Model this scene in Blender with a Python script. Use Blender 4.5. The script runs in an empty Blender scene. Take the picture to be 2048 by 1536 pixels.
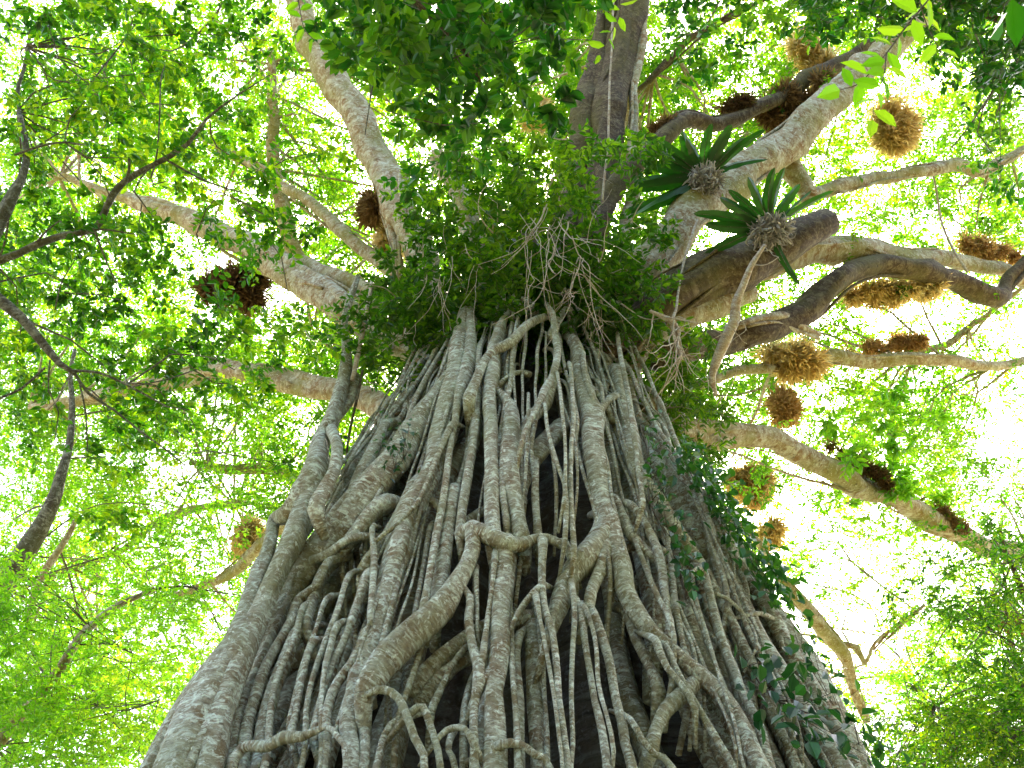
import bpy, math, random
import numpy as np
from mathutils import Vector
random.seed(7); rng = np.random.default_rng(7)
S = bpy.context.scene; COL = S.collection
R_ = math.radians
# ------------------------------------------------------------------ camera, sky, sun, exposure
PITCH = 50.0; FPX = 1773.0
CAMP = np.array([0.0, 0.0, 1.6])
cam = bpy.data.cameras.new('camera'); cam.sensor_width = 36; cam.lens = 36*FPX/2048
cam.clip_end = 3000; cam.clip_start = 0.05
co = bpy.data.objects.new('camera', cam); COL.objects.link(co)
co.location = CAMP; co.rotation_euler = (R_(90+PITCH), 0, 0); S.camera = co
SUN_EL, SUN_AZ = 58.0, 14.0        # azimuth to the right of +Y
w = bpy.data.worlds.new('World'); S.world = w; w.use_nodes = True
nt = w.node_tree; bg = nt.nodes['Background']
sky = nt.nodes.new('ShaderNodeTexSky'); sky.sky_type = 'NISHITA'; sky.sun_disc = False
sky.sun_elevation = R_(SUN_EL); sky.sun_rotation = R_(SUN_AZ)
sky.air_density = 1.0; sky.dust_density = 7.0; sky.ozone_density = 0.4
nt.links.new(sky.outputs[0], bg.inputs[0]); bg.inputs[1].default_value = 0.15
sl = bpy.data.lights.new('sun', 'SUN'); sl.energy = 4.0; sl.angle = R_(0.5); sl.color = (1, .94, .82)
so = bpy.data.objects.new('sun', sl); COL.objects.link(so)
sd = Vector((math.sin(R_(SUN_AZ))*math.cos(R_(SUN_EL)), math.cos(R_(SUN_AZ))*math.cos(R_(SUN_EL)), math.sin(R_(SUN_EL))))
so.rotation_euler = sd.to_track_quat('Z', 'Y').to_euler(); so.location = (0, 0, 60)
S.view_settings.view_transform = 'Standard'; S.view_settings.look = 'None'
S.view_settings.exposure = 2.92; S.view_settings.gamma = 1.0
S.cycles.max_bounces = 6; S.cycles.diffuse_bounces = 2; S.cycles.transmission_bounces = 4
S.cycles.transparent_max_bounces = 4; S.cycles.glossy_bounces = 2

# ------------------------------------------------------------------ geometry helpers
cp, sp = math.cos(R_(PITCH)), math.sin(R_(PITCH))
CR_ = np.array([1., 0, 0]); CU = np.array([0, -sp, cp]); CF = np.array([0, cp, sp])
def ray(px, py):
    d = np.asarray(px)[..., None]*0 + CF + (np.asarray(px, float)[..., None]-1024)/FPX*CR_ - (np.asarray(py, float)[..., None]-768)/FPX*CU
    return d                     # depth along view axis = 1
def at(px, py, s): return CAMP + ray(px, py)*np.asarray(s, float)[..., None]   # s = metres along the view axis
AX_Y = 9.0
ZR = np.array([-1, 0, 1.2, 3, 6.1, 8.2, 9.9, 12, 14, 16, 18]); RR = np.array([5.6, 5.2, 4.55, 3.88, 3.13, 2.72, 2.28, 1.86, 1.5, 1.2, .85])
def Rz(z): return np.interp(z, ZR, RR)
def Xc(z): return np.interp(z, [0, 6, 14, 20], [-.15, -.08, .28, .4])
SS = np.arange(4.5, 22, .04)
def on_trunk(px, py, off=0.):
    P = CAMP[None] + ray(px, py)[None]*SS[:, None]
    f = np.hypot(P[:, 0]-Xc(P[:, 2]), P[:, 1]-AX_Y) - (Rz(P[:, 2])+off)
    i = np.argmax(f <= 0) if (f <= 0).any() else int(np.argmin(f))
    return P[i], SS[i]
def crom(P, R, step):
    P = np.asarray(P, float); R = np.asarray(R, float)
    n = len(P); A = np.vstack([2*P[0]-P[1], P, 2*P[-1]-P[-2]]); oP = []; oR = []
    for i in range(n-1):
        L = np.linalg.norm(P[i+1]-P[i]); k = max(2, int(L/step))
        t = np.linspace(0, 1, k, endpoint=(i == n-2))[:, None]
        p0, p1, p2, p3 = A[i:i+4]
        oP.append(.5*((2*p1)+(-p0+p2)*t+(2*p0-5*p1+4*p2-p3)*t*t+(-p0+3*p1-3*p2+p3)*t**3))
        tt = t[:, 0]; tt = tt*tt*(3-2*tt); oR.append(R[i]*(1-tt)+R[i+1]*tt)
    return np.vstack(oP), np.concatenate(oR)
def norm(v): return v/np.maximum(np.linalg.norm(v, axis=-1, keepdims=True), 1e-9)
def tube(P, R, seg=8, lump=.10, wob=0., cap=True, flat=None, knots=0):
    """returns V, F(quads), UV per vertex"""
    P = np.array(P, float); R = np.array(R, float); n = len(P)
    d = np.zeros(n); d[1:] = np.cumsum(np.linalg.norm(np.diff(P, axis=0), axis=1))
    if wob:
        for ax in range(3):
            ph = rng.uniform(0, 6.28, 3); P[:, ax] += wob*(np.sin(d*1.3+ph[0])+.5*np.sin(d*2.9+ph[1])+.22*np.sin(d*6.3+ph[2]))*np.minimum(1, np.minimum(d, d[-1]-d)*3)
    T = norm(np.gradient(P, axis=0)); N = np.zeros((n, 3))
    a = np.cross(T[0], [0, 0, 1.]);
    if np.linalg.norm(a) < .1: a = np.cross(T[0], [1., 0, 0])
    N[0] = norm(a)
    for i in range(1, n):
        v = N[i-1]-T[i]*np.dot(N[i-1], T[i]); N[i] = norm(v)
    B = np.cross(T, N)
    th = np.linspace(0, 2*np.pi, seg, endpoint=False)
    ph = rng.uniform(0, 6.28, 8); rr = np.mean(R)+1e-6
    q = d[:, None]/max(rr, .03)
    m = 1+lump*(.55*np.sin(2*th+ph[0]+.07*q)+.4*np.sin(3*th+ph[1]-.12*q)+.3*np.sin(q*.12+ph[2])+.25*np.sin(q*.29+ph[3]+th)+.16*np.sin(q*.6+ph[4]+2*th)+.25*np.sin(5*th+.1*q+ph[5]))
    if knots:
        for q_ in range(knots):
            kd, kt, kw = rng.uniform(0, d[-1]), rng.uniform(0, 6.28), rng.uniform(.5, 1.3)*rr
            da = (th-kt+np.pi) % (2*np.pi)-np.pi
            m = m+rng.uniform(.15, .45)*np.exp(-((d[:, None]-kd)/kw)**2-(da[None]/.55)**2)
    rad = R[:, None]*m
    V = P[:, None]+(N[:, None]*np.cos(th)[None, :, None]+B[:, None]*np.sin(th)[None, :, None])*rad[..., None]
    V = V.reshape(-1, 3)
    i = np.arange(n-1)[:, None]*seg; j = np.arange(seg)[None]; j2 = (j+1) % seg
    F = np.stack([i+j, i+j2, i+seg+j2, i+seg+j], -1).reshape(-1, 4)
    U = np.stack([np.broadcast_to(np.abs(th-np.pi)/np.pi, (n, seg))*rr*3, np.broadcast_to(d[:, None], (n, seg))], -1).reshape(-1, 2)
    if cap:   # close the ends with a centre point
        V = np.vstack([V, P[0]-T[0]*R[0]*.4, P[-1]+T[-1]*R[-1]*.5]); U = np.vstack([U, [0, 0], [0, d[-1]]])
        c0, c1 = n*seg, n*seg+1; jj = np.arange(seg); b = (n-1)*seg
        F = np.vstack([F, np.stack([jj*0+c0, (jj+1) % seg, jj, jj*0+c0], -1), np.stack([jj*0+c1, b+jj, b+(jj+1) % seg, jj*0+c1], -1)])
    return V, F, U
class Buf:
    def __init__(s): s.V = []; s.F = []; s.U = []; s.M = []; s.n = 0
    def add(s, V, F, U=None, m=0):
        if len(V) == 0: return
        s.V.append(V); s.F.append(np.asarray(F)+s.n); s.U.append(np.zeros((len(V), 2)) if U is None else U); s.M.append(np.full(len(F), m)); s.n += len(V)
    def tube(s, P, R, m=0, **k): s.add(*tube(P, R, **k), m=m)
    def build(s, name, mats, parent=None, smooth=True, origin=None):
        V = np.vstack(s.V).astype(np.float32); U = np.vstack(s.U).astype(np.float32); M = np.concatenate(s.M)
        F = np.vstack(s.F)
        tri = F[:, 0] == F[:, 3]
        order = np.concatenate([np.where(~tri)[0], np.where(tri)[0]]); F = F[order]; M = M[order]; nq = int((~tri).sum())
        loops = np.concatenate([F[:nq].ravel(), F[nq:, :3].ravel()]).astype(np.int32)
        tot = np.concatenate([np.full(nq, 4), np.full(len(F)-nq, 3)]).astype(np.int32)
        st = np.concatenate([[0], np.cumsum(tot)[:-1]]).astype(np.int32)
        if origin is None: origin = np.zeros(3)
        me = bpy.data.meshes.new(name); me.vertices.add(len(V)); me.vertices.foreach_set('co', (V-np.asarray(origin, np.float32)).ravel().astype(np.float32))
        me.loops.add(len(loops)); me.loops.foreach_set('vertex_index', loops)
        me.polygons.add(len(F)); me.polygons.foreach_set('loop_start', st); me.polygons.foreach_set('loop_total', tot)
        me.polygons.foreach_set('material_index', M.astype(np.int32)); me.polygons.foreach_set('use_smooth', np.full(len(F), smooth))
        uv = me.uv_layers.new(name='UVMap'); uv.data.foreach_set('uv', U[loops].ravel())
        for m in (mats if isinstance(mats, (list, tuple)) else [mats]): me.materials.append(m)
        me.update(calc_edges=True); me.validate()
        o = bpy.data.objects.new(name, me); COL.objects.link(o)
        if parent is not None:
            o.parent = parent; o.location = np.asarray(origin)-np.array(parent.location)
        else: o.location = origin
        return o
def tag(o, label=None, cat=None, group=None, kind=None):
    if label: o['label'] = label
    if cat: o['category'] = cat
    if group: o['group'] = group
    if kind: o['kind'] = kind
    return o
def thing(name, label, cat, loc, group=None):
    o = bpy.data.objects.new(name, None); o.empty_display_size = .3; COL.objects.link(o); o.location = [float(v) for v in loc]
    return tag(o, label, cat, group)

# ------------------------------------------------------------------ materials
def newmat(name):
    m = bpy.data.materials.new(name); m.use_nodes = True; n = m.node_tree; n.nodes.clear()
    return m, n, n.nodes.new('ShaderNodeOutputMaterial')
def ramp(n, src, stops, interp='LINEAR'):
    r = n.nodes.new('ShaderNodeValToRGB'); r.color_ramp.interpolation = interp
    e = r.color_ramp.elements
    while len(e) < len(stops): e.new(.5)
    for i, (p, c) in enumerate(stops): e[i].position = p; e[i].color = (*c, 1) if len(c) == 3 else c
    n.links.new(src, r.inputs[0]); return r.outputs[0]
def noise(n, vec, scale, detail=4, rough=.55, dist=0):
    t = n.nodes.new('ShaderNodeTexNoise'); t.inputs['Scale'].default_value = scale; t.inputs['Detail'].default_value = detail
    t.inputs['Roughness'].default_value = rough; t.inputs['Distortion'].default_value = dist
    if vec is not None: n.links.new(vec, t.inputs['Vector'])
    return t.outputs[0]
def mapping(n, src, sc):
    m = n.nodes.new('ShaderNodeMapping'); m.inputs['Scale'].default_value = sc; n.links.new(src, m.inputs[0]); return m.outputs[0]
def mix(n, f, a, b, mode='MIX'):
    m = n.nodes.new('ShaderNodeMix'); m.data_type = 'RGBA'; m.blend_type = mode
    for k, v in ((0, f), (6, a), (7, b)):
        if isinstance(v, (int, float)): m.inputs[k].default_value = v
        elif isinstance(v, tuple): m.inputs[k].default_value = (*v, 1)
        else: n.links.new(v, m.inputs[k])
    return m.outputs[2]
def bark(name, base, brown, pale, moss, mossamt=.5, band=18., bump=.5, asp=.42):
    m, n, out = newmat(name); tc = n.nodes.new('ShaderNodeTexCoord'); ob = tc.outputs['Object']; uv = tc.outputs['UV']
    big = noise(n, ob, 1.1, 5, .6, .4); med = noise(n, ob, 5.5, 6, .65, .3); fine = noise(n, ob, 42, 4, .7)
    bnd = noise(n, mapping(n, uv, (band*asp, band, 1)), 1.0, 6, .68, 1.1)
    bnd2 = noise(n, mapping(n, uv, (band*2*asp, band*2.6, 1)), 1.0, 4, .65, .5)
    c = mix(n, ramp(n, med, [(.38, (0, 0, 0)), (.62, (1, 1, 1))]), base, brown)
    c = mix(n, ramp(n, bnd, [(.49, (0, 0, 0)), (.62, (.8, .8, .8))]), c, pale)
    c = mix(n, ramp(n, noise(n, ob, 9.0, 6, .7, .9), [(.56, (0, 0, 0)), (.64, (.85, .85, .85))]), c, pale)
    mm = n.nodes.new('ShaderNodeMath'); mm.operation = 'MULTIPLY'; mm.inputs[1].default_value = mossamt
    n.links.new(ramp(n, big, [(.45, (0, 0, 0)), (.62, (1, 1, 1))]), mm.inputs[0])
    c = mix(n, mm.outputs[0], c, moss)
    c = mix(n, ramp(n, noise(n, ob, 2.6, 7, .72, .5), [(.30, (.6, .6, .6)), (.44, (0, 0, 0))]), c, tuple(v*.45 for v in brown))
    c = mix(n, ramp(n, noise(n, ob, 17, 5, .7, .6), [(.58, (0, 0, 0)), (.66, (.75, .75, .75))]), c, tuple(min(1, v*1.15) for v in pale))
    c = mix(n, ramp(n, bnd2, [(.30, (.75, .75, .75)), (.42, (0, 0, 0))]), c, tuple(v*.28 for v in brown))
    c = mix(n, ramp(n, fine, [(.30, (.55, .55, .55)), (.48, (0, 0, 0))]), c, tuple(v*.4 for v in base))
    b = n.nodes.new('ShaderNodeBsdfPrincipled'); n.links.new(c, b.inputs['Base Color']); b.inputs['Roughness'].default_value = .72
    b.inputs['Specular IOR Level'].default_value = .18
    hs = mix(n, .5, bnd, fine); hs = mix(n, .45, hs, med); hs = mix(n, .4, hs, bnd2)
    bp = n.nodes.new('ShaderNodeBump'); bp.inputs['Strength'].default_value = bump; bp.inputs['Distance'].default_value = .05
    n.links.new(hs, bp.inputs['Height']); n.links.new(bp.outputs[0], b.inputs['Normal']); n.links.new(b.outputs[0], out.inputs[0])
    return m
def leafmat(name, refl, trans, tw=.5, rough=.4, spec=.4):
    """refl/trans: lists of colour stops over the random value of each leaf"""
    m, n, out = newmat(name); g = n.nodes.new('ShaderNodeNewGeometry'); rnd = g.outputs['Random Per Island']
    tc = n.nodes.new('ShaderNodeTexCoord')
    cl = noise(n, tc.outputs['Object'], .55, 3, .5)
    v = n.nodes.new('ShaderNodeMath'); v.operation = 'MULTIPLY_ADD'; v.inputs[1].default_value = .55
    v2 = n.nodes.new('ShaderNodeMath'); v2.operation = 'MULTIPLY_ADD'; v2.inputs[1].default_value = 1.5; v2.inputs[2].default_value = -.53
    n.links.new(cl, v2.inputs[0]); n.links.new(rnd, v.inputs[0]); n.links.new(v2.outputs[0], v.inputs[2])
    def st(cs): return [(i/(len(cs)-1), c) for i, c in enumerate(cs)]
    d = n.nodes.new('ShaderNodeBsdfPrincipled'); n.links.new(ramp(n, v.outputs[0], st(refl)), d.inputs['Base Color'])
    d.inputs['Roughness'].default_value = rough; d.inputs['Specular IOR Level'].default_value = spec
    t = n.nodes.new('ShaderNodeBsdfTranslucent'); n.links.new(ramp(n, v.outputs[0], st(trans)), t.inputs[0])
    mx = n.nodes.new('ShaderNodeMixShader'); mx.inputs[0].default_value = tw
    n.links.new(d.outputs[0], mx.inputs[1]); n.links.new(t.outputs[0], mx.inputs[2]); n.links.new(mx.outputs[0], out.inputs[0])
    return m
M = {}
M['root'] = bark('root_bark', (.40, .41, .325), (.21, .155, .09), (.78, .90, .80), (.19, .21, .08), .5, 20., 1.3)
M['core'] = bark('shade_dark_trunk_bark', (.085, .078, .068), (.055, .042, .03), (.15, .17, .16), (.06, .065, .03), .4, 4., .9)  # core bark darkened to paint in the shade between the roots
M['limb'] = bark('limb_bark', (.36, .33, .215), (.21, .12, .045), (.54, .56, .45), (.20, .20, .04), .8, 7., 1.1, .9)
M['darklimb'] = bark('dark_limb_bark', (.075, .052, .026), (.042, .026, .012), (.17, .14, .075), (.10, .095, .02), .6, 7., .9, .9)
M['greybark'] = bark('grey_bark', (.085, .085, .065), (.05, .042, .03), (.26, .28, .24), (.07, .08, .03), .5, 9., .8)
M['twig'] = bark('twig_bark', (.10, .085, .06), (.06, .04, .03), (.20, .21, .17), (.07, .07, .03), .4, 8., .4)
M['dryroot'] = bark('dry_root_bark', (.42, .38, .30), (.30, .22, .15), (.58, .58, .5), (.3, .27, .15), .2, 20., .4)
M['fig_leaf'] = leafmat('fig_leaf', [(.02, .08, .008), (.06, .15, .01), (.14, .22, .012)], [(.03, .18, .001), (.15, .40, .002), (.52, .70, .006)], .6)
M['near_leaf'] = leafmat('glossy_shade_dark_leaf', [(.008, .034, .008), (.016, .07, .010), (.04, .13, .012)], [(.004, .055, .002), (.03, .22, .003), (.30, .58, .005)], .46, .33, .35)  # leaf colour darkened to stand for shade from the canopy above
M['left_leaf'] = leafmat('left_tree_leaf', [(.008, .040, .006), (.02, .085, .008), (.07, .17, .010)], [(.006, .07, .001), (.09, .33, .002), (.62, .82, .006)], .58, .3)
M['bright_leaf'] = leafmat('bright_leaf', [(.03, .12, .01), (.07, .22, .012), (.15, .30, .02)], [(.10, .38, .004), (.26, .62, .008), (.60, .85, .02)], .58)
M['shrub_leaf'] = leafmat('shrub_leaf', [(.014, .05, .005), (.035, .09, .006), (.10, .19, .009)], [(.014, .09, .001), (.075, .26, .002), (.38, .64, .006)], .5)
M['ivy_leaf'] = leafmat('ivy_leaf', [(.010, .045, .02), (.02, .08, .025), (.05, .14, .03)], [(.01, .08, .01), (.04, .2, .01), (.16, .4, .01)], .35, .3, .6)
M['frond'] = leafmat('nest_fern_frond', [(.012, .05, .010), (.02, .075, .012), (.035, .11, .015)], [(.006, .05, .003), (.012, .09, .004), (.03, .15, .005)], .4, .35)
M['fuzz_dark'] = leafmat('dark_dead_frond', [(.07, .045, .022), (.20, .13, .06), (.44, .31, .15)], [(.14, .08, .03), (.34, .2, .06), (.6, .42, .16)], .35, .8, .1)
M['fuzz_gold'] = leafmat('golden_dead_frond', [(.34, .24, .10), (.55, .43, .20), (.74, .64, .38)], [(.62, .42, .15), (.93, .76, .34), (.97, .91, .58)], .72, .8, .1)
M['fuzz_brown'] = leafmat('brown_dead_frond', [(.18, .10, .045), (.38, .24, .11), (.58, .44, .24)], [(.38, .2, .06), (.72, .48, .18), (.88, .70, .34)], .6, .8, .1)
M['nest'] = leafmat('curled_dead_frond', [(.22, .19, .16), (.42, .40, .37), (.66, .66, .64)], [(.1, .08, .06), (.2, .18, .14), (.3, .28, .22)], .2, .8, .1)

# ------------------------------------------------------------------ ground
def ground():
    m, n, out = newmat('leaf_litter'); tc = n.nodes.new('ShaderNodeTexCoord'); ob = tc.outputs['Object']
    c = ramp(n, noise(n, ob, 6, 8, .7), [(.3, (.04, .03, .015)), (.5, (.16, .12, .06)), (.7, (.30, .24, .13))])
    c = mix(n, ramp(n, noise(n, ob, .5, 4), [(.5, (0, 0, 0)), (.65, (1, 1, 1))]), c, (.10, .16, .03))
    b = n.nodes.new('ShaderNodeBsdfPrincipled'); n.links.new(c, b.inputs[0]); b.inputs['Roughness'].default_value = .9
    bp = n.nodes.new('ShaderNodeBump'); n.links.new(noise(n, ob, 14, 6, .7), bp.inputs['Height']); n.links.new(bp.outputs[0], b.inputs['Normal']); n.links.new(b.outputs[0], out.inputs[0])
    r = np.concatenate([[0], np.geomspace(1, 1500, 46)]); th = np.linspace(0, 2*np.pi, 64, endpoint=False)
    X = r[:, None]*np.cos(th); Y = r[:, None]*np.sin(th)
    Z = .12*np.sin(X*.31+1)*np.cos(Y*.27)*np.minimum(1, r/6)[:, None]+.5*np.sin(X*.03)*np.cos(Y*.04+.7)*np.minimum(1, r/40)[:, None]
    V = np.stack([X, Y, Z], -1).reshape(-1, 3); i = np.arange(46)[:, None]*64; j = np.arange(64)[None]; j2 = (j+1) % 64
    b = Buf(); b.add(V, np.stack([i+j, i+64+j, i+64+j2, i+j2], -1).reshape(-1, 4)); o = b.build('ground', m); tag(o, kind='structure')
ground()

# ------------------------------------------------------------------ the strangler fig: trunk and aerial roots
fig = thing('strangler_fig', 'giant grey strangler fig with a flaring trunk of tangled aerial roots', 'tree', (-.15, AX_Y, 0))
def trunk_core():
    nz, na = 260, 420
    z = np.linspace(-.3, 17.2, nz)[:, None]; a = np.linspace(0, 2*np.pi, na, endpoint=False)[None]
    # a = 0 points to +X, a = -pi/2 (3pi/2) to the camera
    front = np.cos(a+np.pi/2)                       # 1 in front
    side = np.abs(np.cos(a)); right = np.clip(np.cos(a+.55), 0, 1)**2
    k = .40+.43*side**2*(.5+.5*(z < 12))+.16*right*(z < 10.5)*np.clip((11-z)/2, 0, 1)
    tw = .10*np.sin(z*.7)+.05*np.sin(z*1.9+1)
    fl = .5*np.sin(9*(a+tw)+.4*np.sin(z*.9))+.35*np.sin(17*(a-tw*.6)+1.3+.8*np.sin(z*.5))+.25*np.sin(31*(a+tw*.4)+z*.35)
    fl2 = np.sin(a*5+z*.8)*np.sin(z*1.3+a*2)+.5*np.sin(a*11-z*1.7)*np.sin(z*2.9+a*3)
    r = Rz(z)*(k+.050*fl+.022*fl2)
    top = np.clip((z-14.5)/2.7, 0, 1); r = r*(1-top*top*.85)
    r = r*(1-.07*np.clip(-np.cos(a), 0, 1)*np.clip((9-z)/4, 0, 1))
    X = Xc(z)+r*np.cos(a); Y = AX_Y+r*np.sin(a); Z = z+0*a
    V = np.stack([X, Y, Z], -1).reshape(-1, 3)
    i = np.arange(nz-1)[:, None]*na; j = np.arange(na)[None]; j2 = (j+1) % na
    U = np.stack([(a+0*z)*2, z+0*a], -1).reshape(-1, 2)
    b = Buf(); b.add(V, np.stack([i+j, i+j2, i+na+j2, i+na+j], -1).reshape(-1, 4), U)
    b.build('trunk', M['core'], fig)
trunk_core()
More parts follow.
